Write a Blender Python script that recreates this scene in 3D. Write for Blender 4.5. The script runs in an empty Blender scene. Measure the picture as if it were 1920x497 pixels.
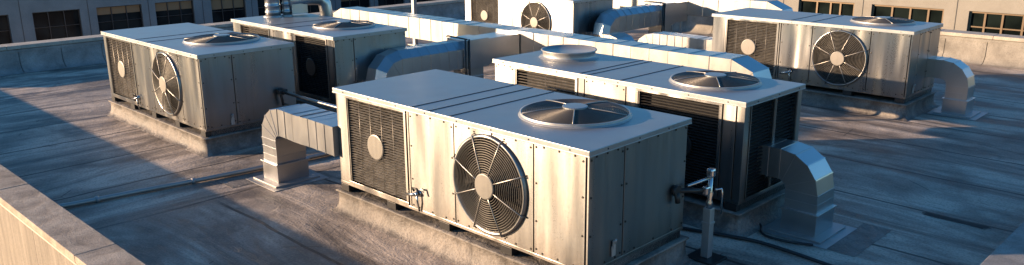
import bpy, bmesh, math, random
from mathutils import Vector, Matrix
random.seed(7)
PI = math.pi
scene = bpy.context.scene
col = scene.collection

# ------------------------------------------------------------------ materials
def mat(name, base=(.5, .5, .5), rough=.5, metal=0.0):
    m = bpy.data.materials.new(name); m.use_nodes = True
    b = m.node_tree.nodes['Principled BSDF']
    b.inputs['Base Color'].default_value = (*base, 1)
    b.inputs['Roughness'].default_value = rough
    b.inputs['Metallic'].default_value = metal
    return m, m.node_tree, b

class G:
    """tiny node-graph helper"""
    def __init__(s, nt): s.nt = nt; s.N = nt.nodes; s.L = nt.links
    def coord(s, kind='Object', scale=(1, 1, 1), rot=(0, 0, 0)):
        t = s.N.new('ShaderNodeTexCoord'); m = s.N.new('ShaderNodeMapping')
        m.inputs['Scale'].default_value = scale; m.inputs['Rotation'].default_value = rot
        s.L.new(t.outputs[kind], m.inputs[0]); return m.outputs[0]
    def pos(s, scale=(1, 1, 1), rot=(0, 0, 0), loc=(0, 0, 0)):
        t = s.N.new('ShaderNodeNewGeometry'); m = s.N.new('ShaderNodeMapping')
        m.inputs['Scale'].default_value = scale; m.inputs['Rotation'].default_value = rot
        m.inputs['Location'].default_value = loc
        s.L.new(t.outputs['Position'], m.inputs[0]); return m.outputs[0]
    def noise(s, vec, scale=5, detail=4, rough=.55, dist=0.0):
        n = s.N.new('ShaderNodeTexNoise'); n.inputs['Scale'].default_value = scale
        n.inputs['Detail'].default_value = detail; n.inputs['Roughness'].default_value = rough
        n.inputs['Distortion'].default_value = dist
        s.L.new(vec, n.inputs['Vector']); return n.outputs['Fac']
    def ramp(s, fac, stops):
        r = s.N.new('ShaderNodeValToRGB'); e = r.color_ramp.elements
        while len(e) < len(stops): e.new(.5)
        for i, (p, c) in enumerate(stops):
            e[i].position = p; e[i].color = (*c, 1) if len(c) == 3 else c
        s.L.new(fac, r.inputs[0]); return r.outputs[0]
    def mix(s, fac, a, b, mode='MIX'):
        m = s.N.new('ShaderNodeMix'); m.data_type = 'RGBA'; m.blend_type = mode
        for sock, v in ((m.inputs[0], fac), (m.inputs[6], a), (m.inputs[7], b)):
            if isinstance(v, (int, float)): sock.default_value = v
            elif isinstance(v, tuple): sock.default_value = (*v, 1)
            else: s.L.new(v, sock)
        return m.outputs[2]
    def math(s, op, a, b=0.0, c=0.0, clamp=False):
        m = s.N.new('ShaderNodeMath'); m.operation = op; m.use_clamp = clamp
        for i, v in enumerate((a, b, c)):
            if isinstance(v, (int, float)): m.inputs[i].default_value = v
            else: s.L.new(v, m.inputs[i])
        return m.outputs[0]
    def maprange(s, v, a, b, c, d):
        m = s.N.new('ShaderNodeMapRange')
        for i, q in enumerate((v, a, b, c, d)):
            if isinstance(q, (int, float)): m.inputs[i].default_value = q
            else: s.L.new(q, m.inputs[i])
        return m.outputs[0]
    def sep(s, v):
        n = s.N.new('ShaderNodeSeparateXYZ'); s.L.new(v, n.inputs[0]); return n.outputs
    def bump(s, h, strength=.3, dist=.01, normal=None):
        b = s.N.new('ShaderNodeBump'); b.inputs['Strength'].default_value = strength
        b.inputs['Distance'].default_value = dist
        s.L.new(h, b.inputs['Height'])
        if normal is not None: s.L.new(normal, b.inputs['Normal'])
        return b.outputs[0]

def sheet_metal(name, tint=(.62, .60, .57), r0=.3, r1=.5, oil=.5, streak=(14, 14, .7), dirt=.35, metal=.9, aniso=0.0, grime=False):
    ZB_ = .45
    m, nt, b = mat(name, tint, .4, metal); g = G(nt)
    st = g.noise(g.coord(scale=streak), 1.0, 5, .6)            # vertical brushed / rain streaks
    fine = g.noise(g.coord(scale=(60, 60, 2.5)), 1.0, 3, .6)
    big = g.noise(g.coord(), 1.6, 4, .6, .4)
    spot = g.noise(g.coord(), 22, 3, .6)
    spang = g.noise(g.coord(), 75, 2, .7)
    c = g.mix(g.ramp(st, [(.3, (0, 0, 0)), (.75, (1, 1, 1))]), tuple(t * .90 for t in tint), tint)
    c = g.mix(g.ramp(big, [(.35, (0, 0, 0)), (.8, (dirt,) * 3)]), c, (.30, .26, .22))
    c = g.mix(g.ramp(spot, [(.66, (0, 0, 0)), (.8, (dirt,) * 3)]), c, (.16, .12, .09))
    if grime:
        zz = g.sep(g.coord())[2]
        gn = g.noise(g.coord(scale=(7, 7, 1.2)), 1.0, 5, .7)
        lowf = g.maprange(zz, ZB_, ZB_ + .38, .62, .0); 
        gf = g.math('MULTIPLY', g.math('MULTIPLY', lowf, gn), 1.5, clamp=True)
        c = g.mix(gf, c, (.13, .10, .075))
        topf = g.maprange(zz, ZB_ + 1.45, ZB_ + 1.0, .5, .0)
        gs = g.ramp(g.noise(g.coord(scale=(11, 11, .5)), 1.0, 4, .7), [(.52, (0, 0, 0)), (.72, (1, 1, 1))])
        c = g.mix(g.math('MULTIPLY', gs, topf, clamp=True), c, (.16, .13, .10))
    nt.links.new(c, b.inputs['Base Color'])
    rr = g.maprange(g.math('ADD', g.math('MULTIPLY', st, .6), g.math('MULTIPLY', spang, .4)), .3, .7, r0, r1)
    nt.links.new(rr, b.inputs['Roughness'])
    wv = g.noise(g.coord(scale=(2.6, 2.6, .55)), 1.0, 0, .4, .25)  # oil-canning of thin sheet
    n1 = g.bump(wv, oil, .04)
    n2 = g.bump(fine, .08, .0012, n1)
    n3 = g.bump(spot, .02, .001, n2)
    nt.links.new(n3, b.inputs['Normal'])
    if aniso:
        b.inputs['Anisotropic'].default_value = aniso; b.inputs['Anisotropic Rotation'].default_value = .25
        tg = nt.nodes.new('ShaderNodeTangent'); tg.direction_type = 'RADIAL'; tg.axis = 'Z'
        nt.links.new(tg.outputs[0], b.inputs['Tangent'])
    return m

M = {}
M['cabinet'] = sheet_metal('cabinet_metal', (.27, .272, .275), .25, .37, 1.0, streak=(6, 6, .4), dirt=.3, aniso=.70, metal=.93, grime=True)
M['lid'] = sheet_metal('lid_metal', (.345, .37, .39), .34, .46, .12, streak=(3, 3, 3), dirt=.25, metal=.75)
M['duct'] = sheet_metal('duct_metal', (.46, .46, .465), .28, .36, .06, streak=(3, 3, 1.5), dirt=.06, metal=.92)
M['rail'] = sheet_metal('rail_metal', (.40, .40, .40), .4, .6, .1, dirt=.6, metal=.7)
M['dark'] = mat('dark_steel', (.035, .034, .034), .45, .5)[0]
M['bolt'] = mat('bolt_dark', (.05, .045, .04), .5, .6)[0]
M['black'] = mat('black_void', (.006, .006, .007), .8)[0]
M['sealant'] = mat('sealant', (.05, .055, .06), .7)[0]
M['hub'] = sheet_metal('hub_metal', (.21, .20, .185), .4, .6, .1, dirt=.2, metal=.5)
M['wire'] = mat('guard_wire', (.15, .14, .125), .45, .5)[0]
M['wire_top'] = mat('guard_wire_top', (.12, .112, .105), .42, .6)[0]
M['spoke'] = mat('guard_spoke', (.34, .32, .30), .38, .8)[0]
M['chrome'] = mat('valve_steel', (.50, .50, .50), .22, .95)[0]

def fin_mat(name, base, r, metal=.35):
    m, nt, b = mat(name, base, r, metal); g = G(nt)
    n = g.noise(g.coord(), 9, 4, .6)
    c = g.mix(g.ramp(n, [(.35, (0, 0, 0)), (.7, (1, 1, 1))]), tuple(x * .55 for x in base), base)
    nt.links.new(c, b.inputs['Base Color']); return m
M['fin'] = fin_mat('fin_aluminium', (.33, .30, .26), .42)
M['fin_dark'] = fin_mat('fin_dark', (.055, .052, .05), .5, .3)
M['blade'] = mat('fan_blade', (.010, .009, .009), .75, 0)[0]
M['blade'].node_tree.nodes['Principled BSDF'].inputs['Specular IOR Level'].default_value = .15
M['blade_top'] = mat('fan_blade_top', (.025, .023, .022), .40, .35)[0]

def membrane(name, lo, hi, seams=True):
    m, nt, b = mat(name, hi, .75); g = G(nt)
    P = g.pos(); xyz = g.sep(P)
    sy = g.noise(g.pos(scale=(1.0, .22, 1)), 1, 9, .64, 1.4)     # streaks along Y
    sx = g.noise(g.pos(scale=(.22, 1.0, 1)), 1, 9, .64, 1.4)     # streaks along X
    blob = g.noise(P, .45, 5, .6, .3)
    mid = g.noise(P, 2.4, 6, .65, .6)
    fine = g.noise(P, 28, 4, .65)
    grit = g.noise(P, 140, 2, .6)
    mask = g.maprange(g.math('ADD', xyz[0], g.math('MULTIPLY', blob, 1.5)), -11.6, -11.0, 0, 1) if seams else None
    strk = g.mix(mask, sy, sx) if seams else mid
    c = g.ramp(strk, [(.41, lo), (.5, tuple((a + d) / 2 for a, d in zip(lo, hi))), (.585, hi)])
    c = g.mix(g.ramp(blob, [(.46, (0, 0, 0)), (.64, (.75,) * 3)]), c, tuple(x * .55 for x in lo))
    c = g.mix(g.ramp(mid, [(.5, (0, 0, 0)), (.75, (.55,) * 3)]), c, (.25, .22, .19))
    c = g.mix(g.ramp(mid, [(.28, (.6,) * 3), (.4, (0, 0, 0))]), c, (.05, .045, .042))
    c = g.mix(g.ramp(fine, [(.38, (.4,) * 3), (.52, (0, 0, 0))]), c, (.06, .052, .045))
    c = g.mix(g.ramp(fine, [(.54, (0, 0, 0)), (.68, (.14,) * 3)]), c, hi)
    h = g.math('ADD', g.math('MULTIPLY', strk, .8), g.math('MULTIPLY', fine, .16))
    h = g.math('ADD', h, g.math('MULTIPLY', mid, .45))
    if seams:
        # membrane laps: dark wavy lines, along Y on the left field and along X on the right field
        wob = g.math('MULTIPLY', g.math('SUBTRACT', g.noise(P, .7, 3, .5), .5), .16)
        def lines(c_, period, off, wd):
            v = g.math('ADD', g.math('ADD', c_, off), wob)
            f = g.math('ABSOLUTE', g.math('SUBTRACT', g.math('FRACT', g.math('DIVIDE', v, period)), .5))
            return g.math('LESS_THAN', f, wd / period), f
        lx_, fx = lines(xyz[0], 1.83, 17.66 + .915 + 18.3, .028)
        ly_, fy = lines(xyz[1], 1.84, -12.65 + .92 + 18.4, .028)
        ln = g.math('ADD', g.math('MULTIPLY', lx_, g.math('SUBTRACT', 1, mask)), g.math('MULTIPLY', ly_, mask))
        c = g.mix(g.math('MULTIPLY', ln, .85), c, (.012, .011, .011))
        h = g.math('SUBTRACT', h, g.math('MULTIPLY', ln, .5))
        # hairline cracks
        vo = nt.nodes.new('ShaderNodeTexVoronoi'); vo.feature = 'DISTANCE_TO_EDGE'; vo.inputs['Scale'].default_value = .33
        wp = g.mix(.3, g.pos(), g.N.new('ShaderNodeTexNoise').outputs['Color'], 'ADD')
        nt.links.new(wp, vo.inputs['Vector'])
        cr = g.math('LESS_THAN', vo.outputs['Distance'], .0035)
        cr = g.math('MULTIPLY', cr, g.math('GREATER_THAN', blob, .56))
        c = g.mix(g.math('MULTIPLY', cr, .7), c, (.02, .018, .017))
        h = g.math('SUBTRACT', h, g.math('MULTIPLY', cr, .25))
    nt.links.new(c, b.inputs['Base Color'])
    nt.links.new(g.maprange(strk, .3, .7, .5, .85), b.inputs['Roughness'])
    n1 = g.bump(h, .8, .06)
    n2 = g.bump(grit, .22, .004, n1)
    nt.links.new(n2, b.inputs['Normal'])
    return m
M['roof'] = membrane('roof_membrane', (.13, .105, .085), (.58, .475, .38))
M['curb'] = membrane('curb_membrane', (.12, .106, .092), (.25, .22, .19), False)

def stone(name, lo, hi, sc=3.0, bump=.35, streak=None, rough=.85):
    m, nt, b = mat(name, hi, rough); g = G(nt)
    P = g.pos(scale=streak or (1, 1, 1))
    a = g.noise(P, sc, 6, .65, .3); f = g.noise(g.pos(), 45, 4, .7); gr = g.noise(g.pos(), 180, 2, .6)
    c = g.ramp(a, [(.3, lo), (.68, hi)])
    c = g.mix(g.ramp(f, [(.33, (.55,) * 3), (.5, (0, 0, 0))]), c, tuple(x * .45 for x in lo))
    nt.links.new(c, b.inputs['Base Color'])
    h = g.math('ADD', g.math('MULTIPLY', a, .7), g.math('MULTIPLY', f, .3))
    nt.links.new(g.bump(gr, .2, .003, g.bump(h, bump, .02)), b.inputs['Normal'])
    return m
M['coping'] = stone('coping_stone', (.19, .152, .118), (.50, .41, .32), 3, .9)
M['coping_grey'] = stone('coping_grey', (.14, .135, .13), (.31, .30, .285), 3, .9)
M['coping2'] = stone('coping_concrete', (.30, .27, .23), (.48, .43, .36), 2.5, .3)
M['panelwall'] = stone('wall_panel', (.16, .135, .108), (.31, .265, .215), 1.0, .15, (7, 7, .8))
M['plaster'] = stone('parapet_plaster', (.14, .128, .11), (.34, .315, .275), 1.3, .6)
M['flash'] = stone('parapet_flashing', (.17, .16, .15), (.36, .34, .32), 1.8, .5)
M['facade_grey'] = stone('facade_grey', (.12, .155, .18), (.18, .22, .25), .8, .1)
M['facade_tan'] = stone('facade_tan', (.215, .20, .175), (.28, .262, .232), .8, .12)
M['asphalt'] = stone('asphalt', (.035, .035, .036), (.06, .06, .06), .3, .1)
M['mullion'] = mat('mullion_bronze', (.20, .145, .095), .4, .4)[0]
M['mullion_dark'] = mat('mullion_dark', (.04, .04, .045), .4, .3)[0]
M['drip'] = mat('drip_edge', (.72, .66, .58), .4, .6)[0]
def glass(name, a, c_):
    m, nt, b = mat(name, a, .06); g = G(nt)
    n = g.noise(g.pos(scale=(1, 1, 1)), .9, 2, .5)
    c = g.ramp(n, [(.42, a), (.62, c_)]); nt.links.new(c, b.inputs['Base Color']); b.inputs['Specular IOR Level'].default_value = .07
    nt.links.new(g.bump(g.noise(g.pos(), 1.1, 1, .5), .15, .02), b.inputs['Normal'])
    return m
M['glass'] = glass('window_glass', (.008, .010, .012), (.02, .024, .026))
M['glass_green'] = glass('window_glass_green', (.004, .006, .006), (.010, .015, .014))
M['pane_reflection'] = mat('window_reflection', (.20, .14, .08), .8)[0]  # tan painted in for the reflection of a sunlit building
M['hose'] = mat('rubber_hose', (.02, .02, .022), .5)[0]
M['conduit'] = sheet_metal('conduit_metal', (.42, .39, .36), .35, .55, .05, dirt=.5, metal=.7)
m, nt, b = mat('oil_stain', (.004, .004, .004), .75); M['stain'] = m

# ------------------------------------------------------------------ mesh helpers
class MB:
    def __init__(s, off=(0, 0, 0)): s.bm = bmesh.new(); s.off = Vector(off); s.smooth = []
    def v(s, p): return s.bm.verts.new(Vector(p) + s.off)
    def quad(s, ps, mi=0, sm=False):
        f = s.bm.faces.new([s.v(p) for p in ps]); f.material_index = mi; f.smooth = sm; return f
    def box(s, x0, x1, y0, y1, z0, z1, mi=0, bev=0.0, F=None):
        P = [(x, y, z) for x in (x0, x1) for y in (y0, y1) for z in (z0, z1)]
        if F: P = [F(*p) for p in P]
        vs = [s.v(p) for p in P]
        fs = [s.bm.faces.new([vs[i] for i in q]) for q in ((0, 1, 3, 2), (4, 6, 7, 5), (0, 4, 5, 1), (2, 3, 7, 6), (0, 2, 6, 4), (1, 5, 7, 3))]
        for f in fs: f.material_index = mi
        if bev:
            es = {e for f in fs for e in f.edges}
            r = bmesh.ops.bevel(s.bm, geom=list(es), offset=bev, segments=2, affect='EDGES', profile=.5)
            for f in r['faces']: f.material_index = mi
        return s
    def loft(s, rings, mi=0, cap=True, sm=False, closed=True):
        R = [[s.v(p) for p in r] for r in rings]; n = len(R[0])
        for a, b_ in zip(R, R[1:]):
            for i in range(n if closed else n - 1):
                j = (i + 1) % n
                f = s.bm.faces.new((a[i], a[j], b_[j], b_[i])); f.material_index = mi; f.smooth = sm
        if cap:
            for r in (R[0], R[-1]):
                f = s.bm.faces.new(r); f.material_index = mi
        return s
    def tube(s, pts, r, n=8, mi=0, closed=False, rr=None):
        pts = [Vector(p) for p in pts]; rings = []; k = len(pts)
        prev = None
        for i, p in enumerate(pts):
            if closed: t = (pts[(i + 1) % k] - pts[i - 1])
            else: t = pts[min(i + 1, k - 1)] - pts[max(i - 1, 0)]
            t.normalize()
            if prev is None:
                a = Vector((0, 0, 1)) if abs(t.z) < .9 else Vector((1, 0, 0))
                u = t.cross(a).normalized()
            else: u = (prev - t * prev.dot(t)).normalized()
            prev = u; w = t.cross(u); q = rr[i] if rr else r
            rings.append([p + (u * math.cos(2 * PI * j / n) + w * math.sin(2 * PI * j / n)) * q for j in range(n)])
        if closed: rings.append(rings[0]); s.loft(rings, mi, False, True)
        else: s.loft(rings, mi, True, True)
        return s
    def lathe(s, prof, F, n=48, mi=0, sm=True):
        """prof: (radius, height) pairs about the frame's normal; F(u,v,n) -> point"""
        rings = [[F(r * math.cos(2 * PI * j / n), r * math.sin(2 * PI * j / n), h) for j in range(n)] for r, h in prof]
        s.loft(rings, mi, False, sm); return s
    def disc(s, F, r, h, n=32, mi=0):
        f = s.bm.faces.new([s.v(F(r * math.cos(2 * PI * j / n), r * math.sin(2 * PI * j / n), h)) for j in range(n)])
        f.material_index = mi; return s
    def build(s, name, mats, parent=None):
        bmesh.ops.recalc_face_normals(s.bm, faces=s.bm.faces)
        me = bpy.data.meshes.new(name); s.bm.to_mesh(me); s.bm.free()
        for k in (mats if isinstance(mats, (list, tuple)) else [mats]): me.materials.append(M[k])
        o = bpy.data.objects.new(name, me); col.objects.link(o)
        if parent: o.parent = parent
        return o

def frame(O, u, v, n):
    O, u, v, n = map(Vector, (O, u, v, n))
    return lambda a, b_, c=0: O + u * a + v * b_ + n * c
def tag(o, label=None, cat=None, group=None, kind=None):
    for k, x in (('label', label), ('category', cat), ('group', group), ('kind', kind)):
        if x: o[k] = x
    return o
def empty(name, loc=(0, 0, 0), rz=0, **kw):
    o = bpy.data.objects.new(name, None); o.empty_display_size = .2; col.objects.link(o)
    o.location = loc; o.rotation_euler = (0, 0, rz); return tag(o, **kw)

ZB, ZT = .45, 1.95

# ------------------------------------------------------------------ fans
def fan(name, parent, F, off, R, top=False):
    """F maps (u,v,n) to the unit's local frame, origin at the fan centre on the surface"""
    m = MB(off)
    h = .045 if top else .05
    if top:
        m.lathe([(R + .035, .001), (R + .03, .010), (R + .008, .014), (R + .006, h - .015), (R + .012, h), (R - .008, h + .003), (R - .016, .03), (R - .016, -.02)], F, 64)
    else:
        m.lathe([(R + .035, .001), (R + .03, h - .012), (R + .01, h), (R - .015, h - .01), (R - .02, -.05), (R - .02, -.135)], F, 56)
    o = m.build(name, 'rail' if top else 'cabinet', parent)
    rise = .05 if top else .035
    def hh(r): return h + rise * (1 - (r / R) ** 2)
    m = MB(off)
    rw = .0040 if top else .0044
    nr = 24 if top else 15
    for k in range(nr):
        r = .17 + (R - .03 - .17) * k / (nr - 1)
        m.tube([F(r * math.cos(2 * PI * j / 40), r * math.sin(2 * PI * j / 40), hh(r)) for j in range(40)], rw, 4, closed=True)
    ns = 5 if top else 8
    for k in range(ns):
        a = 2 * PI * k / ns + (.35 if top else PI / 8)
        pts = [F(r * math.cos(a), r * math.sin(a), hh(r) + .007) for r in (.12, R * .4, R * .7, R * (1.0 if top else 1.07))]
        if not top: pts.append(F(R * 1.08 * math.cos(a), R * 1.08 * math.sin(a), .003))
        m.tube(pts, .0085, 5, mi=1)
    m.build('fan_guard', ['wire_top' if top else 'wire', 'spoke'], o)
    m = MB(off); rh = .165
    m.lathe([(rh, hh(.1) + .0), (rh, hh(.1) + .016), (rh - .012, hh(.1) + .022), (.001, hh(.1) + .024)], F, 32, 0, False)
    m.build('hub_cap', 'lid' if top else 'hub', o)
    m = MB(off)
    nb = 6 if top else 5
    for k in range(nb):
        a0 = 2 * PI * k / nb + .2; rings = []
        for i in range(7):
            r = .09 + (R - .06 - .09) * i / 6; sw = .32 * (i / 6)
            wd = (.50 if top else .40)
            row = []
            for j in range(6):
                t = j / 5; a = a0 + sw + (t - .5) * 2 * wd
                row.append(F(r * math.cos(a), r * math.sin(a), (-.02 if top else -.08) + (.035 if top else .075) * (t - .5) + (.03 * (1 - i / 6) if top else 0)))
            rings.append(row)
        m.loft(rings, 0, False, True, closed=False)
    m.lathe([(.13, -.13), (.13, -.02), (.09, .0), (.001, .0)], F, 24)
    if top: m.disc(F, R - .02, .001, 48)
    if not top: m.disc(F, R - .022, -.128, 48)  # black disc added behind the blades, standing in for the interior shade
    m.build('fan_blades', 'blade_top' if top else 'blade', o)
    return o

# ------------------------------------------------------------------ coil panels
def coil(parent, F, off, u0, u1, v0, v1, depth, rows=30, mt='fin', disc=None, wob=1.0, seed=1, name='coil_grille', bars=4, t=.045):
    rnd = random.Random(seed)
    m = MB(off)
    for a in ((u0, u1, v1 - t, v1), (u0, u1, v0, v0 + t), (u0, u0 + t, v0 + t, v1 - t), (u1 - t, u1, v0 + t, v1 - t)):
        m.box(a[0] + .002, a[1] - .002, a[2] + .001, a[3] - .001, -.03, .014, F=lambda x, y, z: F(x, y, z), bev=.003)
    # inner thin lip
    m.box(u0 + t, u0 + t + .014, v0 + t, v1 - t, -.06, .004, F=F); m.box(u1 - t - .014, u1 - t, v0 + t, v1 - t, -.06, .004, F=F)
    fr = m.build(name, 'cabinet', parent)
    m = MB(off)
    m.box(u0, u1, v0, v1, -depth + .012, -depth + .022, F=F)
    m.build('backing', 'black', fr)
    a, b_, c, d = u0 + t + .014, u1 - t - .014, v0 + t, v1 - t
    m = MB(off); ns = 26
    for k in range(rows):
        vz = c + (d - c) * (k + .5) / rows; rings = []
        ph = rnd.random() * 6
        am = .0045 * wob * rnd.uniform(.5, 1.2)
        for i in range(ns + 1):
            u = a + (b_ - a) * i / ns
            w = am * math.sin(u * 38 + ph) + rnd.uniform(-.0035, .0035) * wob
            hgt = .0065
            rings.append([F(u, vz + w - hgt, -.018), F(u, vz + w, -.012), F(u, vz + w + hgt * 1.1, -.045), F(u, vz + w + hgt * .3, -.05)])
        m.loft(rings, 0, True, False)
    for k in range(bars):
        u = a + (b_ - a) * (k + 1) / (bars + 1)
        m.tube([F(u, c, -.012), F(u, d, -.012)], .0042, 4)
    m.build('fins', mt, fr)
    if disc:
        uc, vc, r = disc
        m = MB(off); G_ = lambda x, y, z: F(uc + x, vc + y, z)
        m.lathe([(r, -.02), (r, .002), (r - .015, .008), (.001, .009)], G_, 28, 0, False)
        m.build('disc_plate', 'hub' if mt == 'fin' else 'dark', fr)
    return fr

# ------------------------------------------------------------------ rooftop unit
def screws(m, F, pts, r=.015):
    for (a, b_) in pts:
        m.lathe([(r, 0), (r * .8, .007), (.0005, .008)], lambda x, y, z, a=a, b_=b_: F(a + x, b_ + y, z + .001), 7, 1, False)

def fan_panel(m, F, u0, u1, v0, v1, uc, vc, R, depth, n=64):
    """sheet with a real round opening"""
    ang = [2 * PI * j / n for j in range(n)]
    cor = [math.atan2(v - vc, u - uc) % (2 * PI) for u in (u0, u1) for v in (v0, v1)]
    for c in cor:
        j = min(range(n), key=lambda i: abs((ang[i] - c + PI) % (2 * PI) - PI)); ang[j] = c
    def edge(a):
        c, s_ = math.cos(a), math.sin(a); t = 1e9
        if c > 1e-9: t = min(t, (u1 - uc) / c)
        if c < -1e-9: t = min(t, (u0 - uc) / c)
        if s_ > 1e-9: t = min(t, (v1 - vc) / s_)
        if s_ < -1e-9: t = min(t, (v0 - vc) / s_)
        return uc + c * t, vc + s_ * t
    E_ = [edge(a) for a in ang]
    rings = [[F(x, y, -depth) for x, y in E_], [F(x, y, 0) for x, y in E_],
             [F(uc + R * math.cos(a), vc + R * math.sin(a), 0) for a in ang],
             [F(uc + R * math.cos(a), vc + R * math.sin(a), -depth) for a in ang]]
    m.loft(rings, 0, False)

def unit(loc, rz, lx, ly, front, right, topfan, label, group, seams, extra=None, cap=None, knob=None, blocks=5, latch=None):
    root = empty('rooftop_unit', (*loc, 0), rz, label=label, cat='air conditioner', group=group)
    off = (-lx / 2, -ly / 2, 0)
    root.location = (loc[0] + (lx / 2) * math.cos(rz) - (ly / 2) * math.sin(rz), loc[1] + (lx / 2) * math.sin(rz) + (ly / 2) * math.cos(rz), 0)
    D = .16
    dr = .12 if any(k[0] == 'coil' for k in right) else .03
    # cabinet core
    m = MB(off)
    m.box(.004, lx - dr - .002, D + .003, ly - .004, ZB + .01, ZT - .07)
    m.box(0, lx, 0, ly, ZB, ZB + .045, bev=.004)                      # base pan
    m.build('cabinet', 'cabinet', root)
    FF = frame((0, 0, 0), (1, 0, 0), (0, 0, 1), (0, -1, 0))
    FR = frame((lx, 0, 0), (0, 1, 0), (0, 0, 1), (1, 0, 0))
    b0, b1 = ZB + .047, ZT - .068
    for (Fm, items, dep, tot) in ((FF, front, D, lx), (FR, right, dr, ly)):
        for it in items:
            k, u0, u1 = it[:3]
            if Fm is FR: u0 = max(u0, .003)
            if Fm is FF: u1 = min(u1, lx - dr - .003)
            if k == 'coil':
                coil(root, Fm, off, u0, u1, b0, b1, dep, **it[3])
            else:
                m = MB(off); g_ = .009
                tiny = random.uniform(-.002, .002)
                if k == 'fan':
                    uc, R = it[3], it[4]
                    fan_panel(m, Fm, u0 + g_, u1 - g_, b0, b1, uc, 1.185, R - .018, dep)
                else:
                    m.box(u0 + g_, u1 - g_, b0, b1, -dep, tiny, bev=.004, F=Fm)
                if u1 - u0 > .45:
                    pts = []
                    for uu in (u0 + .045, u1 - .045):
                        for vv in ((b0 + .05, b0 + .42, b0 + .9, b1 - .06) if k != 'fan' else (b0 + .05, b1 - .06)):
                            pts.append((uu, vv + random.uniform(-.015, .015)))
                    for q in range(3): pts.append((u0 + (u1 - u0) * (q + .7) / 3.4, b1 - .03)); pts.append((u0 + (u1 - u0) * (q + .6) / 3.3, b0 + .03))
                    screws(m, lambda a, b_, c=0, Fm=Fm, tiny=tiny: Fm(a, b_, c + max(tiny, 0)), pts)
                if k == 'fan':
                    for a in range(8):
                        aa = a * PI / 4 + PI / 8
                        screws(m, Fm, [(uc + (R + .075) * math.cos(aa), 1.185 + (R + .075) * math.sin(aa))], .013)
                m.build('post' if k == 'post' else ('fan_panel' if k == 'fan' else 'access_panel'), ['cabinet', 'bolt'], root)
                if k == 'fan':
                    fan('side_fan', root, lambda a, b_, c=0, uc=uc: FF(uc + a, 1.185 + b_, c), off, R)
    # lid
    m = MB(off)
    e = .03
    m.box(-e, lx + e, -e, ly + e, ZT - .066, ZT, bev=.006)
    m.box(-e - .004, lx + e + .004, -e - .004, ly + e + .004, ZT - .074, ZT - .060, bev=.003)
    for sx in seams:
        m.box(sx - .007, sx + .007, -e + .006, ly + e - .006, ZT - .002, ZT + .007, 1)
    Fl = frame((0, -e, 0), (1, 0, 0), (0, 0, 1), (0, -1, 0))
    screws(m, Fl, [(x, ZT - .035) for x in [.25 + i * (lx - .5) / 7 for i in range(8)]], .010)
    Fl2 = frame((lx + e, 0, 0), (0, 1, 0), (0, 0, 1), (1, 0, 0))
    screws(m, Fl2, [(x, ZT - .035) for x in (.3, .9, 1.5)], .010)
    m.build('lid', ['lid', 'sealant'], root)
    FT = lambda cx, cy: (lambda a, b_, c=0: Vector((cx + a, cy + b_, ZT + c)))
    fan('top_fan', root, FT(topfan[0], topfan[1]), off, topfan[2], True)
    if cap:
        m = MB(off); F = FT(cap[0], cap[1]); R = cap[2]
        m.lathe([(R + .05, .001), (R + .04, .012), (R - .02, .018), (R - .03, .05), (R - .02, .12), (R + .01, .135), (R, .15), (R - .03, .142), (R - .05, .12), (.001, .125)], F, 48)
        m.build('vent_cap', 'rail', root)
    # blocks and rails
    for i in range(blocks):
        bx = .12 + (lx - .24) * i / (blocks - 1)
        m = MB(off); m.box(bx - .10, bx + .10, -.012, ly - .03, .345, ZB - .002, bev=.003)
        m.build('support_block', 'dark', root)
    m = MB(off); m.box(.03, lx - .03, ly * .35, ly * .4, .347, ZB - .003); m.box(lx - .07, lx - .02, .1, ly - .1, .347, ZB - .004)
    m.build('base_rail', 'rail', root)
    # curb with cant flashing
    m = MB(off); rnd = random.Random(int(lx * 1000 + loc[0] * 10)); N = 22
    prof = [(-.06, .335), (.05, .342), (.066, .332), (.062, .312), (.035, .30), (.03, .20), (.042, .10), (.075, .035), (.12, .010), (.15, .004), (.155, .001)]
    rings = []
    for oo, z in prof:
        ring = []
        x0, x1, y0, y1 = -oo, lx + oo, -oo, ly + oo
        cs = [(x0, y0), (x1, y0), (x1, y1), (x0, y1)]
        for s_ in range(4):
            A, B_ = cs[s_], cs[(s_ + 1) % 4]
            for i in range(N):
                t = i / N; w = (rnd.uniform(-.006, .006) + .008 * math.sin(i * 1.3 + s_)) if .005 < z < .3 and i else 0
                nx, ny = ((0, -1), (1, 0), (0, 1), (-1, 0))[s_]
                ring.append((A[0] + (B_[0] - A[0]) * t + nx * w, A[1] + (B_[1] - A[1]) * t + ny * w, z))
        rings.append(ring)
    m.loft(rings, 0, False, True)
    m.quad([(.06, .06, .335), (lx - .06, .06, .335), (lx - .06, ly - .06, .335), (.06, ly - .06, .335)])
    m.build('roof_curb', 'curb', root)
    if knob:
        ku, kz = knob
        m = MB(off)
        m.lathe([(.05, .0), (.05, .02), (.03, .03), (.026, .07), (.0005, .075)], lambda a, b_, c=0: FF(ku + a, kz + b_, c + .002), 12)
        m.tube([FF(ku, kz, .05), FF(ku - .10, kz - .03, .06), FF(ku - .24, kz - .06, .05)], .022, 8)
        m.tube([FF(ku, kz, .05), FF(ku + .01, kz - .12, .05), FF(ku + .01, kz - .26, .02)], .014, 8)
        kv = m.build('valve', 'chrome', root)
        m = MB(off)
        m.tube([FF(ku + .0, kz + .05, .09), FF(ku - .03, kz + .09, .10), FF(ku + .07, kz + .10, .10), FF(ku + .11, kz + .02, .09)], .016, 7)
        m.build('valve_handle', 'dark', kv)
    if latch:
        lu, lz = latch
        m = MB(off)
        m.box(lu - .035, lu + .035, lz - .10, lz + .03, .002, .022, bev=.004, F=FR)
        m.box(lu - .022, lu + .022, lz + .0, lz + .10, .010, .034, bev=.005, F=FR)
        m.tube([FR(lu, lz + .06, .03), FR(lu, lz + .12, .05)], .012, 6)
        m.build('latch', 'rail', root)
    return root

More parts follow.
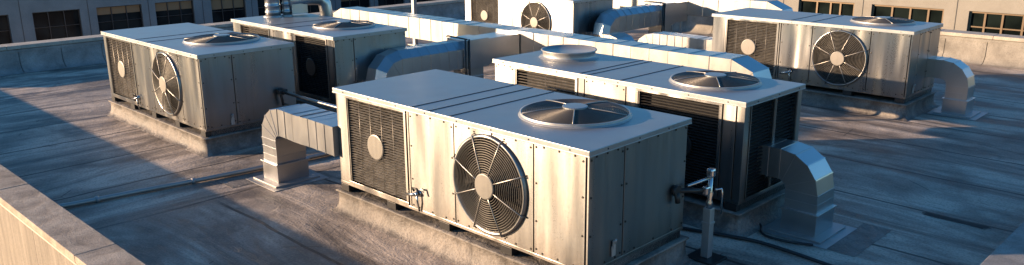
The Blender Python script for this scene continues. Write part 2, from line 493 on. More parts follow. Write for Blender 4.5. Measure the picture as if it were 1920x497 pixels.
def A(lx, fx=3.33, c1=1.7, c0=.25, seed=1, s2=2.68, s3=4.08, disc=(.95, 1.2, .19)):
    return [('post', 0, c0), ('coil', c0, c1, dict(rows=34, disc=disc, seed=seed, wob=.6)),
            ('post', c1, c1 + .05), ('plain', c1 + .05, s2), ('fan', s2, s3, fx, .62), ('plain', s3, lx)]
GA = 'silver rooftop units with a round fan in the long side'
GB = 'silver rooftop units with two louvred coils in the long side'
unit((-10.236, 6.486), .008, 4.908, 1.981, A(4.908, seed=1), [('plain', 0, .66), ('plain', .66, 1.98)], (3.73, 1.16, .70),
     'largest nearest silver rooftop unit, in the centre, with bright glare on its panels', GA, (1.86, 2.2, 2.62), knob=(1.93, .74), latch=(.47, .66))
unit((-19.473, 6.325), .011, 4.80, 1.99, A(4.80, 3.26, seed=2, c0=.14, c1=1.62, s2=2.5, s3=3.87, disc=(.85, 1.18, .19)), [('plain', 0, .66), ('plain', .66, 1.99)], (3.36, 1.2, .74),
     'silver rooftop unit on the far left, with a shut handle slot on its end panel', GA, (1.9, 2.45), knob=(1.66, .66), latch=(.55, .60))
unit((-10.958, 18.362), -.003, 4.916, 1.776, A(4.916, 3.36, seed=3, c0=.36, c1=1.83, s2=2.67, s3=4.03, disc=(1.04, 1.19, .2)), [('plain', 0, .45), ('plain', .45, 1.1), ('plain', 1.1, 1.77)], (3.82, 1.15, .68),
     'silver rooftop unit on the right before the tan parapet, curved duct at its end', GA, (2.1, 2.62), knob=(2.2, .72), latch=(.38, .62))
unit((-20.61, 18.412), 0, 4.85, 1.95, A(4.85, 3.33, seed=4, disc=(.95, 1.2, .17)), [('plain', 0, .8), ('plain', .8, 1.95)], (3.6, 1.15, .7),
     'silver rooftop unit farthest back, its top cut by the picture edge, behind the long duct', GA, (1.9, 2.5), blocks=4)
unit((-10.275, 9.862), -.012, 5.0, 1.68,
     [('post', 0, .5), ('coil', .5, 1.98, dict(rows=26, seed=5, wob=.25, bars=1)), ('post', 1.98, 2.12), ('plain', 2.12, 2.96), ('post', 2.96, 3.16),
      ('coil', 3.16, 4.66, dict(rows=30, mt='fin_dark', seed=6, wob=.3, bars=0, disc=(.0 + 4.0, 1.15, .18))), ('post', 4.66, 5.0)],
     [('post', 0, .16), ('coil', .16, .86, dict(rows=26, mt='fin_dark', seed=7, wob=.3, bars=0, t=.018)), ('coil', .87, 1.55, dict(rows=26, mt='fin_dark', seed=8, wob=.3, bars=0, t=.018)), ('post', 1.55, 1.68)],
     (3.95, .92, .66), 'silver rooftop unit behind the nearest one, dark louvres on its end, round cap on top', GB, (2.02, 2.2, 2.85), cap=(.85, 1.05, .5))
unit((-19.397, 9.424), -.005, 4.632, 1.927,
     [('post', 0, .38), ('coil', .38, 1.86, dict(rows=26, seed=9, wob=.4, bars=1)), ('post', 1.86, 2.03), ('plain', 2.03, 2.9), ('post', 2.9, 3.0),
      ('coil', 3.0, 4.36, dict(rows=30, mt='fin_dark', seed=10, wob=.4, bars=0, disc=(3.62, 1.17, .2))), ('post', 4.36, 4.632)],
     [('plain', 0, .5), ('plain', .5, 1.927)], (3.3, 1.15, .70), 'silver rooftop unit behind the far left one, with round pipes standing on its top', GB, (1.9, 2.6))

# ------------------------------------------------------------------ ducts
REF = None
def sweep(m, pts, s, w, h, cham=.0, jit=.004, seam=True, sm=False, seed=0, mi=0, cap=True):
    """rectangular sheet-metal duct; pts centreline in one vertical plane; s = side axis"""
    global REF
    rnd = random.Random(seed); s = Vector(s).normalized(); P = [Vector(p) for p in pts]; rings = []; k = len(P)
    def prof(kk, grow=0):
        W, H = w / 2 + grow, h / 2 + grow
        if cham:
            c = cham
            return [(-W, -H), (W, -H), (W, H - c), (W - c, H), (-W + c, H), (-W, H - c)]
        return [(-W, -H), (W, -H), (W, H), (-W, H)]
    T = []
    for i in range(k):
        a = (P[i] - P[i - 1]).normalized() if i else (P[1] - P[0]).normalized()
        b_ = (P[i + 1] - P[i]).normalized() if i < k - 1 else a
        t = (a + b_).normalized(); c = max(.5, t.dot(a)); T.append((t, 1 / c))
    def ring(i, grow=0, dt=0):
        t, sc = T[i]; nrm = s.cross(t).normalized()
        if nrm.dot(REF) < 0: nrm = -nrm
        j = rnd.uniform(-jit, jit)
        return [P[i] + t * dt + s * (a + j) + nrm * (b_ * sc + j) for a, b_ in prof(i, grow)]

    # keep "up" side consistent: start from +Z or outward
    REF = s.cross(T[0][0])
    if REF.z < -.1: REF = -REF
    for i in range(k):
        t, sc = T[i]; nrm = s.cross(t).normalized()
        if nrm.dot(REF) < 0: nrm = -nrm
        REF = nrm
        rings.append(ring(i))
    m.loft(rings, mi, cap, sm)
    if seam:
        REF = s.cross(T[0][0]); 
        if REF.z < -.1: REF = -REF
        for i in range(k):
            t, sc = T[i]; nrm = s.cross(t).normalized()
            if nrm.dot(REF) < 0: nrm = -nrm
            REF = nrm
            r0, r1 = ring(i, .005, -.007), ring(i, .005, .007)
            m.loft([r0, r1], mi, True, False)
    return m

def straight(a, b_, n):
    a, b_ = Vector(a), Vector(b_); return [a + (b_ - a) * i / n for i in range(n + 1)]
def arc(c, r, d, a0, a1, n):
    """arc in the vertical plane spanned by horizontal unit d and Z"""
    d = Vector(d); return [Vector(c) + d * (r * math.cos(a0 + (a1 - a0) * i / n)) + Vector((0, 0, r * math.sin(a0 + (a1 - a0) * i / n))) for i in range(n + 1)]

def flange(m, cx, cy, w, d, z=.0):
    m.box(cx - w / 2, cx + w / 2, cy - d / 2, cy + d / 2, z + .008, z + .035, bev=.004)
    m.box(cx - w / 2 - .09, cx + w / 2 + .13, cy - d / 2 - .10, cy + d / 2 + .10, z + .002, z + .009)

def gooseneck(name, label, group, cx, cy, w, dpt, zc, h, xend, dirx, flare=.0, seed=0):
    """riser from the roof at (cx,cy), elbow, then a horizontal run along X to xend"""
    root = empty(name, (cx, cy, 0), 0, label=label, cat='air duct', group=group)
    off = (-cx, -cy, 0)
    s = (0, 1, 0); R = w / 2 + .12
    m = MB(off); zt = zc - R
    m.box(cx - w / 2 - .02, cx + w / 2 + .02, cy - dpt / 2 - .02, cy + dpt / 2 + .02, .03, .34, bev=.004)
    m.box(cx - w / 2 - .045, cx + w / 2 + .045, cy - dpt / 2 - .045, cy + dpt / 2 + .045, .335, .36, bev=.004)
    m.build('base_collar', 'duct', root)
    m = MB(off)
    n = max(1, round((zt - .36) / .14))
    sweep(m, straight((cx, cy, .35), (cx, cy, zt), n), s, dpt, w, seed=seed); m.build('riser', 'duct', root)
    m = MB(off)
    # elbow turning from +Z to dirx
    ctr = Vector((cx + dirx * R, cy, zt)); pts = arc(ctr, R, (-dirx, 0, 0), 0, PI / 2, 4)
    # section height eases from w to h
    sweep_var(m, pts, s, dpt, w, h, seed); m.build('elbow', 'duct', root)
    m = MB(off)
    x0 = cx + dirx * R; L = abs(xend - x0)
    sweep(m, straight((x0, cy, zc), (xend, cy, zc), max(2, round(L / .24))), s, dpt, h, seed=seed + 1)
    m.build('run', 'duct', root)
    m = MB(off); flange(m, cx, cy, w + .32, dpt + .30); m.build('base_flange', 'rail', root)
    return root

def sweep_var(m, pts, s, w, h0, h1, seed=0):
    rnd = random.Random(seed); s = Vector(s); P = [Vector(p) for p in pts]; k = len(P); rings = []; R2 = []
    ref = None
    for i in range(k):
        a = (P[i] - P[i - 1]).normalized() if i else (P[1] - P[0]).normalized()
        b_ = (P[i + 1] - P[i]).normalized() if i < k - 1 else a
        if i == 0: a = b_ = Vector((0, 0, 1)) if abs((P[1] - P[0]).normalized().z) > .5 else (P[1] - P[0]).normalized()
        t = (a + b_).normalized()
        if i == 0: t = Vector((0, 0, 1)) if abs(t.z) > .5 else t
        if i == k - 1: t = Vector((round(t.x), round(t.y), 0)).normalized() if abs(t.z) < .7 else t
        n = s.cross(t).normalized()
        if ref is not None and n.dot(ref) < 0: n = -n
        ref = n; H = (h0 + (h1 - h0) * i / (k - 1)) / 2
        for g_, dt, lst in ((0, 0, rings), (.007, -.009, R2), (.007, .009, R2)):
            lst.append([P[i] + t * dt + s * (x * (w / 2 + g_)) + n * (y * (H + g_)) for x, y in ((-1, -1), (1, -1), (1, 1), (-1, 1))])
    m.loft(rings, 0, True)
    for i in range(k): m.loft([R2[2 * i], R2[2 * i + 1]], 0, True)

GG = 'short gooseneck ducts rising from the roof'
gooseneck('gooseneck_duct', 'gooseneck duct sunlit at the left of the nearest unit, joining its left end', GG, -12.27, 6.68, .46, .56, 1.12, .46, -10.24, 1, seed=1)
gooseneck('gooseneck_duct', 'gooseneck duct in blue shade curving down from the dark louvred unit end', GG, -4.66, 10.70, .48, .54, .98, .44, -5.375, -1, seed=2)
gooseneck('gooseneck_duct', 'gooseneck duct at the right end of the unit before the tan parapet', GG, -5.36, 19.74, .46, .48, 1.0, .42, -6.04, -1, seed=3)
gooseneck('gooseneck_duct', 'low gooseneck duct joining the left side of the right hand unit', GG, -13.25, 18.72, .5, .55, .98, .52, -10.95, 1, seed=4)

def long_duct(label, x0, x1, y, w, z0, z1, step, feet, group, seed):
    root = empty('long_duct', ((x0 + x1) / 2, y, 0), 0, label=label, cat='air duct', group=group)
    off = (-(x0 + x1) / 2, -y, 0); zc = (z0 + z1) / 2; h = z1 - z0; R = h / 2 + .1
    m = MB(off); sweep(m, straight((x0 + R, y, zc), (x1 - R, y, zc), round((x1 - x0) / step)), (0, 1, 0), w, h, seed=seed, jit=.008); m.build('run', 'duct', root)
    for sx, xe in ((-1, x0 + R), (1, x1 - R)):
        m = MB(off); pts = arc((xe, y, zc - R), R, (sx, 0, 0), 0, PI / 2, 2)
        sweep_var(m, pts, (0, 1, 0), w, h, h, seed); m.build('elbow', 'duct', root)
        m = MB(off); sweep(m, straight((xe + sx * R, y, .68 if (sx > 0 and x1 > -8) else .03), (xe + sx * R, y, zc - R), 1 if (sx > 0 and x1 > -8) else 3), (0, 1, 0), w, h, seed=seed + 3); m.build('riser', 'duct', root)  # hidden right end shaped short of the roof so sunlight passes under
    for fx in feet:
        m = MB(off)
        for yy in (y - w / 2 + .05, y + w / 2 - .05):
            m.box(fx - .03, fx + .03, yy - .03, yy + .03, .0, z0 - .004)
        m.box(fx - .04, fx + .04, y - w / 2 - .05, y + w / 2 + .05, z0 - .05, z0 - .008)
        m.box(fx - .09, fx + .09, y - w / 2 - .1, y + w / 2 + .1, .003, .03)
        m.build('support_frame', 'rail', root)
    return root
long_duct('long straight duct with sunlit side running across the roof behind the nearest units', -22.5, -7.75, 14.75, .66, 1.0, 1.6, .52, (-20.6, -17.2, -12.2, -9.6), 'long straight ducts', 11)
long_duct('long straight duct farthest back, cut by the top picture edge beside the tan facade', -20.5, -11.7, 23.75, .66, 1.15, 1.78, .62, (-18.6, -15.6, -13.2), 'long straight ducts', 12)

def cross_duct(label, xc, y0, y1, z0, z1, w, bx0, by, bdep, group, seed, riser_y):
    """branch: box on the unit's end, elbow up, chamfered run along Y to the long duct, riser to the roof"""
    root = empty('branch_duct', (xc, y0, 0), 0, label=label, cat='air duct', group=group)
    off = (-xc, -y0, 0); zc = (z0 + z1) / 2; h = z1 - z0
    m = MB(off)
    sweep(m, straight((xc, y0 + .35, zc), (xc, riser_y - .35, zc), 7), (1, 0, 0), w, h, cham=.17, seed=seed, jit=.003); m.build('run', 'duct', root)
    m = MB(off)
    R = .36; pts = arc((xc, y0 + .35, zc - R), R, (0, -1, 0), 0, PI / 2, 3)
    s = Vector((1, 0, 0)); rings = []; c = .17
    for i, p in enumerate(pts):
        a = PI / 2 * i / 3; t = Vector((0, math.sin(a), math.cos(a))); n = Vector((0, -math.cos(a), math.sin(a)))
        W, H = w / 2, h / 2
        rings.append([p + s * x + n * y_ for x, y_ in ((-W, -H), (W, -H), (W, H - c), (W - c, H), (-W + c, H), (-W, H - c))])
    m.loft(rings, 0, True); 
    for r in rings:
        cc = sum(r, Vector()) / 6
        m.loft([[cc + (q - cc) * 1.02 + Vector((0, 0, -.0)) for q in r], [cc + (q - cc) * 1.02 + Vector((0, .012, .012)) for q in r]], 0, True)
    m.build('elbow', 'duct', root)
    m = MB(off)                                                    # low plenum box from the unit
    zb = zc - R
    sweep(m, straight((bx0, by, zb - .22), (xc + w / 2 + .12, by, zb - .22), 4), (0, 1, 0), bdep, .5, seed=seed + 5); m.build('plenum', 'duct', root)
    m = MB(off)                                                    # drop of the plenum
    R2 = .3; sweep_var(m, arc((xc + w / 2 + .12, by, zb - .22 - .3), .3, (1, 0, 0), PI / 2, 0, 3)[::-1], (0, 1, 0), bdep, .5, .5, seed); m.build('plenum_elbow', 'duct', root)
    m = MB(off)                                                    # square junction
    m.box(xc - w / 2 - .03, xc + w / 2 + .03, riser_y - .36, riser_y + .36, z0 - .03, z1 + .03, bev=.006)
    m.box(xc - w / 2, xc + w / 2, riser_y + .36, y1, z0, z1 + .0, bev=.004)
    m.build('junction_box', 'duct', root)
    m = MB(off)
    sweep(m, straight((xc, riser_y, .03), (xc, riser_y, z0 - .03), 4), (1, 0, 0), w - .12, .5, seed=seed + 9); m.build('riser', 'duct', root)
    m = MB(off)
    for xx, yy in ((xc + w / 2 + .05, riser_y - .42), (xc + w / 2 + .05, riser_y - .30)):
        m.tube([(xx, yy, .0), (xx, yy, z1 + .06)], .022, 8)
    m.tube([(xc + w / 2 + .05, riser_y - .36, z1 + .06), (xc - w / 2, riser_y - .36, z1 + .08), (xc - w / 2 - .1, riser_y - .3, z1 + .05)], .018, 8)
    m.build('hanger_rod', 'dark', root)
    return root
cross_duct('blue lit branch duct with an elbow, from the pipe topped unit to the long duct', -14.42, 10.35, 14.40, .92, 1.55, .66, -14.78, 10.45, .72, 'branch ducts', 21, 12.95)
cross_duct('branch duct beside the farthest back unit, half hidden behind the long duct', -15.3, 19.35, 23.40, .95, 1.6, .66, -15.76, 19.4, .72, 'branch ducts', 22, 22.3)

# stack pipes on the far left-back unit
def stack(label, x, y, r, z1, seed):
    root = empty('vent_pipe', (x, y, ZT), 0, label=label, cat='pipe')
    off = (-x, -y, -ZT); m = MB(off)
    pts, rr = [], []; z = ZT + .01; rnd = random.Random(seed)
    while z < z1:
        for q, dz in ((r, 0), (r, .10), (r + .012, .105), (r + .012, .135), (r, .14)):
            pts.append((x, y, z + dz)); rr.append(q)
        z += .16 + rnd.uniform(0, .03)
    m.tube(pts, r, 18, rr=rr); m.build('pipe_body', 'duct', root)
    m = MB(off); m.lathe([(r + .06, .002), (r + .06, .02), (r + .005, .05)], lambda a, b_, c=0: Vector((x + a, y + b_, ZT + c)), 20); m.build('collar', 'rail', root)
    return root
stack('wide round metal pipe standing on a unit top, cut by the picture edge', -19.0, 10.35, .19, 3.4, 1)
root = stack('narrow round metal pipe with a branch toward the parapet, on a unit top', -18.86, 10.66, .10, 3.3, 2)
m = MB((18.86, -10.66, -ZT))
m.tube([(-18.86, 10.70, 2.34), (-18.86, 11.0, 2.35), (-18.8, 11.35, 2.36), (-18.75, 11.6, 2.33), (-18.72, 11.72, 2.2), (-18.72, 11.76, 1.9), (-18.72, 11.76, .1)], .17, 16)
m.box(-19.0, -18.72, 10.74, 11.2, 2.0, 2.32, bev=.006)
m.build('branch_pipe', 'duct', root)

# pipe from left unit to nearest unit
root = empty('refrigerant_pipe', (-12.5, 8.0, 1.0), 0, label='dark insulated pipe between the far left unit and the nearest unit', cat='pipe')
m = MB((12.5, -8.0, -1.0)); m.tube([(-14.62, 8.0, 1.0), (-13.5, 8.0, .995), (-12, 8.0, 1.0), (-10.25, 8.0, 1.0)], .035, 10); m.build('pipe_body', 'chrome', root)
m = MB((12.5, -8.0, -1.0)); m.tube([(-14.6, 8.0, .76), (-13.6, 8.0, .74), (-12, 8.0, .70), (-10.25, 8.0, .68)], .014, 8); m.build('lower_line', 'wire', root)
m = MB((12.5, -8.0, -1.0))
m.tube([(-14.66, 8.0, 1.0), (-14.56, 8.0, 1.0)], .07, 12); m.tube([(-14.6, 7.94, 1.08), (-14.58, 7.97, .9), (-14.58, 8.0, .72)], .028, 8); m.box(-14.64, -14.54, 7.9, 8.1, .96, 1.05, bev=.01)
m.build('valve', 'dark', root)

# valve post at the nearest unit's end
root = empty('valve_post', (-5.15, 8.80, 0), 0, label='square steel post with a valve, in shade beside the nearest unit', cat='valve post')
o_ = (5.15, -8.80, 0)
m = MB(o_); m.box(-5.205, -5.095, 8.745, 8.855, .03, .72, bev=.006); m.box(-5.215, -5.085, 8.735, 8.865, .50, .53, bev=.004); m.build('post', 'rail', root)
m = MB(o_); m.box(-5.36, -4.94, 8.62, 8.98, .004, .03, bev=.004); m.build('base_plate', 'dark', root)
m = MB(o_)
m.tube([(-5.15, 8.8, .72), (-5.15, 8.8, .80), (-5.15, 8.8, .84), (-5.15, 8.8, .93), (-5.15, 8.8, .97), (-5.15, 8.8, 1.16)], .04, 12, rr=[.045, .045, .03, .05, .032, .028])
m.box(-5.20, -5.10, 8.75, 8.85, 1.14, 1.26, bev=.025)
m.tube([(-5.15, 8.78, 1.14), (-5.22, 8.62, 1.10), (-5.28, 8.46, 1.07)], .022, 8)
m.box(-5.19, -5.11, 8.66, 8.76, .92, 1.04, bev=.02)
vb = m.build('valve', 'chrome', root)
m = MB(o_); m.tube([(-5.11, 8.86, .96), (-5.06, 8.93, .97), (-5.05, 8.94, .9), (-5.05, 8.94, .62)], .014, 7); m.build('lever', 'chrome', vb)
m = MB(o_)
m.tube([(-5.15, 8.80, .97), (-5.22, 8.55, 1.0), (-5.30, 8.28, 1.05)], .032, 9)
m.tube([(-5.32, 8.24, 1.06), (-5.27, 8.24, 1.06)], .075, 12); m.tube([(-5.29, 8.24, 1.03), (-5.27, 8.24, .90)], .035, 8)
m.build('pipe', 'dark', root)

# tall post behind the long duct
root = empty('tall_pole', (-22.5, 17.7, 0), 0, label='tall thin square pole behind the long duct, cut by the picture edge', cat='pole')
m = MB((22.5, -17.7, 0)); m.box(-22.57, -22.43, 17.63, 17.77, .02, 5.2, bev=.01); m.build('shaft', 'lid', root)
m = MB((22.5, -17.7, 0)); m.box(-22.7, -22.3, 17.5, 17.9, .003, .03, bev=.004); m.build('base_plate', 'rail', root)

# conduit on the roof, hoses
def line_thing(name, label, cat, pts, r, mt, n=10, clamps=0):
    o = empty(name, pts[0], 0, label=label, cat=cat) if clamps else None
    off = tuple(-c for c in pts[0])
    # smooth the path
    P = [Vector(p) for p in pts]; Q = []
    for i in range(len(P) - 1):
        a, b_, c, d = P[max(i - 1, 0)], P[i], P[i + 1], P[min(i + 2, len(P) - 1)]
        for k in range(6):
            t = k / 6; Q.append(.5 * ((2 * b_) + (c - a) * t + (2 * a - 5 * b_ + 4 * c - d) * t * t + (3 * b_ - a - 3 * c + d) * t ** 3))
    Q.append(P[-1])
    m = MB(off); m.tube(Q, r, n); q = m.build('pipe_body' if o else name, mt, o)
    if not o:
        q.location = pts[0]; tag(q, label, cat); return q
    for k in range(clamps):
        c = Q[int((k + .5) * len(Q) / clamps)]; t = (Q[min(int((k + .5) * len(Q) / clamps) + 1, len(Q) - 1)] - c).normalized()
        m = MB(off); m.tube([c - t * .03, c + t * .03], r + .012, n); m.build('clamp', 'rail', o)
    return o
line_thing('roof_conduit', 'thin metal conduit lying on the roof, crossing from the near parapet', 'conduit',
           [(-13.55, 3.12, .10), (-13.45, 3.4, .055), (-13.3, 4.6, .05), (-13.05, 6.3, .05), (-12.9, 8.2, .05), (-12.85, 9.2, .05)], .042, 'conduit', 10, 5)
line_thing('rubber_hose', 'dark hose lying on the shaded roof from the nearest unit to the lower right', 'hose',
           [(-7.2, 9.25, .035), (-6.2, 9.35, .035), (-5.3, 9.62, .035), (-4.8, 9.72, .035), (-4.0, 9.66, .035), (-3.2, 9.55, .035), (-2.2, 9.3, .035)], .025, 'hose')
line_thing('rubber_hose', 'thin hose looping on the roof by the base of the shaded gooseneck', 'hose',
           [(-5.65, 10.5, .22), (-5.2, 10.35, .03), (-5.05, 10.1, .03), (-4.9, 10.0, .03), (-4.6, 10.02, .03), (-4.3, 10.15, .03)], .018, 'hose')
line_thing('roof_conduit', 'thin low conduit on the roof running beside the pipe between left units', 'conduit',
           [(-12.1, 7.9, .04), (-12.0, 9.4, .04), (-11.9, 11.5, .04), (-11.7, 13.8, .04)], .03, 'conduit', 8, 3)

# ------------------------------------------------------------------ setting
def sheet(name, x0, x1, y0, y1, z, mt, nx=1, ny=1, kind='structure'):
    m = MB()
    for i in range(nx):
        for j in range(ny):
            xa, xb = x0 + (x1 - x0) * i / nx, x0 + (x1 - x0) * (i + 1) / nx
            ya, yb = y0 + (y1 - y0) * j / ny, y0 + (y1 - y0) * (j + 1) / ny
            m.quad([(xa, ya, z), (xb, ya, z), (xb, yb, z), (xa, yb, z)])
    bmesh.ops.remove_doubles(m.bm, verts=m.bm.verts, dist=1e-4)
    o = m.build(name, mt); tag(o, kind=kind); return o
sheet('ground', -900, 900, -900, 900, -12, 'asphalt')
sheet('roof', -27.6, -1.75, 2.75, 27.4, 0, 'roof')

# raised membrane patches round the curbs/ducts
def patch(x0, x1, y0, y1, z, label):
    m = MB(((-(x0 + x1) / 2), -(y0 + y1) / 2, -z)); m.box(x0, x1, y0, y1, z - .003, z)
    o = m.build('roof_patch', 'curb'); o.location = ((x0 + x1) / 2, (y0 + y1) / 2, z); tag(o, label, 'roof patch')
patch(-13.0, -12.45, 5.75, 6.3, .005, 'flat membrane patch on the sunlit roof beside the left gooseneck foot')
patch(-4.15, -3.75, 10.2, 11.5, .005, 'flat membrane patch on the shaded roof beside the gooseneck foot')

# wet stain
m = MB((3.25, -12.52, 0)); rnd = random.Random(3); ring = []
for j in range(40):
    a = 2 * PI * j / 40; rr_ = 1 + rnd.uniform(-.18, .18)
    ring.append((-3.2 + .46 * rr_ * math.cos(a), 12.54 + (.11 + .05 * math.cos(a * 2)) * rr_ * math.sin(a), .005))
f = m.bm.faces.new([m.v(p) for p in ring])
o = m.build('oil_stain', 'stain'); o.location = (-3.25, 12.52, 0); tag(o, 'black wet stain along a roof seam in the right foreground', 'stain')

def parapet(name, label, path_axis, a0, a1, inner, outer, h, base_mat, cop_mat, cstep, inward, toe=.25, wall_mat=None, cop_over=.05, c_th=.11, seed=0, group='parapets around the roof', joints=None):
    """axis 'x': runs along X from a0 to a1, inner/outer are y (inner faces the roof); axis 'y' the other way"""
    rnd = random.Random(seed)
    P = (lambda a, c, z: (a, c, z)) if path_axis == 'x' else (lambda a, c, z: (c, a, z))
    mid = ((a0 + a1) / 2, (inner + outer) / 2) if path_axis == 'x' else ((inner + outer) / 2, (a0 + a1) / 2)
    root = empty(name, (*mid, 0), 0, label=label, cat='parapet', group=group); off = (-mid[0], -mid[1], 0)
    m = MB(off); hw = h - c_th
    prof = [(inner + inward * toe, .004), (inner + inward * toe * .5, .03), (inner + inward * .08, .12), (inner + inward * .02, .24), (inner, hw - .09)]
    n = round(abs(a1 - a0) / 1.15); segs = []
    for i in range(n):
        s0, s1 = a0 + (a1 - a0) * i / n, a0 + (a1 - a0) * (i + 1) / n; gap = .009
        pr = [(c + rnd.uniform(-.006, .006), z) for c, z in prof]; bulge = rnd.uniform(.0, .03); rings = []
        for q in range(7):
            t = q / 6; a = s0 + gap + (s1 - s0 - 2 * gap) * t; bb = bulge * math.sin(PI * t)
            rings.append([P(a + (.05 * (c - inner) if k < 3 else 0), c + inward * bb * (1 - z / h), z) for k, (c, z) in enumerate(pr)])
        m.loft(rings, 0, False, True, closed=False)
    m.build('base_flashing', base_mat, root)
    m = MB(off)                                                       # wall core and counter flashing
    c0, c1 = sorted((inner - inward * .03, outer)); lo = P(a0, c0, 0); hi = P(a1, c1, 0)
    m.box(min(lo[0], hi[0]), max(lo[0], hi[0]), min(lo[1], hi[1]), max(lo[1], hi[1]), -.4, hw, bev=.004)
    c0, c1 = sorted((inner - inward * .025, inner + inward * .02)); lo = P(a0, c0, 0); hi = P(a1, c1, 0)
    m.box(min(lo[0], hi[0]), max(lo[0], hi[0]), min(lo[1], hi[1]), max(lo[1], hi[1]), hw - .10, hw - .02)
    m.build('wall', wall_mat or base_mat, root)
    nc = max(1, round(abs(a1 - a0) / cstep))
    J = joints or [a0 + (a1 - a0) * i / nc for i in range(nc + 1)]
    for s0, s1 in zip(J, J[1:]):
        mm = MB(off)
        c0, c1 = sorted((inner + inward * cop_over, outer - inward * cop_over)); dz = rnd.uniform(-.003, .003)
        lo = P(s0 + .006, c0, 0); hi = P(s1 - .006, c1, 0)
        mm.box(lo[0], hi[0], lo[1], hi[1], hw + .004, h + dz, bev=.008)
        mm.build('coping_slab', cop_mat, root)
    return root
# near parapet (camera looks down on it)
near = parapet('roof_parapet', 'near parapet at the lower left with a rough stone coping and sunlit tan wall', 'x', -1.72 - 3.42 * 9, -1.72, 2.92, 2.56, .60, 'curb', 'coping', 3.42, 1, toe=.18, wall_mat='panelwall', cop_over=.06, seed=1, joints=[-32.5, -30.1, -26.7, -23.3, -19.9, -16.55, -13.2, -9.85, -6.45, -3.1, -1.66])
o_ = tuple(-c for c in near.location)
m = MB(o_); m.box(-32.5, -1.72, 2.525, 2.556, .435, .462); m.build('drip_edge', 'drip', near)
# outer tan wall of our building, in panels
bld = empty('host_building', (-16, 2.5, -12), 0, label='tan panelled wall of the building whose roof this is, lower left corner', cat='building')
ow = (16, -2.5, 12); m = MB(ow); x = -32.4; i = 0; PW = 2.6
while x < -1.8:
    x2 = min(x + PW, -1.75); m.box(x + .006, x2 - .006, 2.538, 2.558, -12, .43, bev=.003); x = x2
m.box(-32.4, -1.75, 2.62, 2.70, -12, -.42); m.box(-1.9, -1.5, 2.7, 27.6, -12, -.42); m.box(-32.4, -1.9, 2.71, 27.6, -11.9, -.43)
m.build('wall', 'panelwall', bld)
bld.rotation_euler.z = .018; bld.location.y -= .077; near.rotation_euler.z = .018; near.location.y -= .096
parapet('roof_parapet', 'right hand parapet, only its stone coping showing in the lower right corner', 'y', 2.55 + .0, 27.6, -2.09, -1.72, .60, 'flash', 'coping_grey', 3.1, -1, toe=.18, cop_over=.06, seed=2)
parapet('roof_parapet', 'left parapet in blue shade with lapped flashing, before the grey building', 'y', 2.9, 28.6, -27.2, -27.75, .80, 'flash', 'coping2', 3.2, 1, toe=.35, cop_over=.04, seed=3)
parapet('roof_parapet', 'back parapet of sunlit weathered plaster, before the tan building', 'x', -27.75, -2.1, 27.0, 27.55, .86, 'plaster', 'coping2', 1.55, -1, toe=.30, cop_over=.04, seed=4)

# ------------------------------------------------------------------ neighbouring buildings
def facade(name, label, axis, plane, inward, a0, a1, z_sill, z_head, wins, zbot, ztop, depth, wall, mull, gl, mull_r=.045, storey=3.1, reflections=False, ledge=True, transom=.5):
    """wins: list of (start, end, [mullion positions])"""
    P = (lambda a, c, z: (a, plane + inward * c, z)) if axis == 'x' else (lambda a, c, z: (plane + inward * c, a, z))
    F = lambda a, z, c: P(a, c, z)
    mid = P((a0 + a1) / 2, -depth / 2, 0)
    root = empty(name, (mid[0], mid[1], zbot), 0, label=label, cat='building'); off = (-mid[0], -mid[1], -zbot)
    m = MB(off)
    k0 = -2
    lv = [k for k in range(-4, 4) if z_head + storey * k < ztop - .2 and z_sill + storey * k > zbot + .3]
    # bands between window rows
    zs = [zbot] + sum([[z_sill + storey * k, z_head + storey * k] for k in lv], []) + [ztop]
    for i in range(0, len(zs), 2):
        m.box(a0, a1, zs[i], zs[i + 1], -.4, 0, F=F)
    for k in lv:
        z0, z1 = z_sill + storey * k, z_head + storey * k; prev = a0
        for (w0, w1, ms) in wins:
            m.box(prev, w0, z0 + .001, z1 - .001, -.4, 0, F=F); prev = w1
        m.box(prev, a1, z0 + .001, z1 - .001, -.4, 0, F=F)
    m.box(a0, a1, zbot + .01, ztop - .01, -depth, -.9, F=F)              # mass behind
    m.box(a0, a1, ztop - .1, ztop, -depth, -.39, F=F)
    # pier joints
    for (w0, w1, ms), nx_ in zip(wins, wins[1:]):
        c = (w1 + nx_[0]) / 2
        m.box(c - .012, c + .012, zbot + .02, ztop - .02, -.002, .012, F=F, mi=1)
    m.build('wall', [wall, 'sealant'], root)
    for k in lv:
        z0, z1 = z_sill + storey * k, z_head + storey * k
        for (w0, w1, ms) in wins:
            m = MB(off); t = mull_r
            m.box(w0, w0 + t, z0, z1, -.2, -.10, F=F); m.box(w1 - t, w1, z0, z1, -.2, -.10, F=F)
            m.box(w0 + t, w1 - t, z0, z0 + t, -.2, -.10, F=F); m.box(w0 + t, w1 - t, z1 - t, z1, -.2, -.10, F=F)
            for q in ms: m.box(q - t / 2, q + t / 2, z0 + t, z1 - t, -.2, -.11, F=F)
            zt = z0 + (z1 - z0) * transom
            if transom: m.box(w0 + t, w1 - t, zt - t / 3, zt + t / 3, -.19, -.12, F=F)
            w = m.build('window', mull, root)
            m = MB(off); m.box(w0 + .01, w1 - .01, z0 + .01, z1 - .01, -.18, -.165, F=F); m.build('pane', gl, w)
            if reflections and k == 0:
                hb = (z1 - z0) * reflections[wins.index((w0, w1, ms)) % len(reflections)]
                if hb: m = MB(off); m.box(w0 + .05, w1 - .05, z1 - hb, z1 - .04, -.163, -.158, F=F); m.build('pane_reflection', 'pane_reflection', w)  # strip added before the pane, painting a sunlit building's reflection
    return root
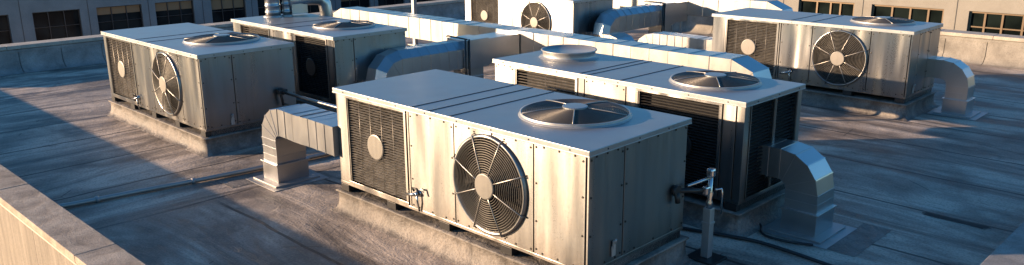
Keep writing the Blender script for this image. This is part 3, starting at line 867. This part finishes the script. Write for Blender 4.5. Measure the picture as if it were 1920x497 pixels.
# grey building to the left, in shade (faces +X): windows measured on the plane x=-40
S = 1.25
wl = []
for (a, b_) in ((5.9, 7.42), (8.16, 9.72), (10.29, 11.93), (12.44, 13.97), (14.70, 16.2), (16.75, 18.3), (18.85, 20.3), (20.9, 22.55), (23.0, 24.6), (25.2, 26.7), (27.2, 28.7)):
    a *= S; b_ *= S; wl.append((a, b_, [a + (b_ - a) / 3, a + 2 * (b_ - a) / 3]))
zf = lambda z: 4.43 - (4.43 - z) * S
facade('office_building', 'grey concrete building with dark windows beyond the left parapet, in shade', 'y', -40.0, 1, 6.2, 37.0, zf(.12), zf(1.24), wl, -12, zf(1.24) + 2.3, 14, 'facade_grey', 'mullion_dark', 'glass', .035, reflections=[0, .0, .26, .30, .42, 0, .3, .55, .2, .4])
S2 = 1.2; wr = []
for (a, b_, ms) in ((-22.5, -20.4, [-21.8, -21.1]), (-20.0, -17.9, [-19.3, -18.6]), (-17.5, -15.45, [-16.8, -16.1]), (-14.2, -12.05, [-13.5, -12.97, -12.6]), (-11.42, -8.98, [-10.72, -10.1, -9.5]), (-8.2, -5.6, [-7.72, -7.2, -6.6, -6.1]), (-5.1, -2.6, [-4.4, -3.8, -3.2]), (-2.1, .4, [-1.4, -.8])):
    wr.append((a * S2, b_ * S2, [q * S2 for q in ms]))
zg = lambda z: 4.43 - (4.43 - z) * S2
facade('office_building', 'tan concrete building with bronze framed windows beyond the back parapet, sunlit', 'x', 36.0, -1, -31.0, 2.2, zg(.40), zg(1.22), wr, -12, zg(1.22) + 3.0, 12, 'facade_tan', 'mullion', 'glass_green', .075, transom=.36)

# ------------------------------------------------------------------ camera
f_, yaw, pitch, roll, H = 1502.35, math.radians(134.956), math.radians(15.169), math.radians(-.4295), 4.4337
fw = Vector((math.cos(yaw) * math.cos(pitch), math.sin(yaw) * math.cos(pitch), -math.sin(pitch)))
r_ = Vector((math.sin(yaw), -math.cos(yaw), 0)); u_ = r_.cross(fw)
c, s = math.cos(roll), math.sin(roll)
rr_, uu_ = c * r_ + s * u_, -s * r_ + c * u_
cam = bpy.data.cameras.new('camera'); co = bpy.data.objects.new('camera', cam); col.objects.link(co)
mt_ = Matrix((rr_, uu_, -fw)).transposed().to_4x4(); mt_.translation = Vector((0, 0, H)); co.matrix_world = mt_
cam.sensor_width = 36; cam.lens = f_ / 1920 * 36; cam.clip_end = 3000; cam.clip_start = .1
scene.camera = co

# ------------------------------------------------------------------ light
trav = Vector((3.97, 4.26, -1.0)).normalized()
el = math.asin(-trav.z)
sun = bpy.data.lights.new('sun', 'SUN'); so = bpy.data.objects.new('sun', sun); col.objects.link(so)
so.rotation_euler = trav.to_track_quat('-Z', 'Y').to_euler()
sun.energy = 5.0; sun.angle = math.radians(.6); sun.color = (1.0, .70, .44)
w = bpy.data.worlds.new('World'); scene.world = w; w.use_nodes = True
nt = w.node_tree; sky = nt.nodes.new('ShaderNodeTexSky'); sky.sky_type = 'NISHITA'; sky.sun_disc = False
sky.sun_elevation = el; sky.sun_rotation = math.atan2(-trav.x, -trav.y); sky.air_density = 1.0; sky.dust_density = .4; sky.ozone_density = 3.0
hs = nt.nodes.new('ShaderNodeHueSaturation'); hs.inputs['Saturation'].default_value = 1.18
nt.links.new(sky.outputs[0], hs.inputs['Color'])
tn = nt.nodes.new('ShaderNodeMix'); tn.data_type = 'RGBA'; tn.blend_type = 'MULTIPLY'; tn.inputs[0].default_value = 1
tn.inputs[7].default_value = (.82, .97, 1.03, 1); nt.links.new(hs.outputs[0], tn.inputs[6])
bg = nt.nodes['Background']; nt.links.new(tn.outputs[2], bg.inputs[0]); bg.inputs[1].default_value = .105
scene.view_settings.view_transform = 'Standard'; scene.view_settings.look = 'None'
scene.view_settings.exposure = 1.32; scene.view_settings.gamma = 1
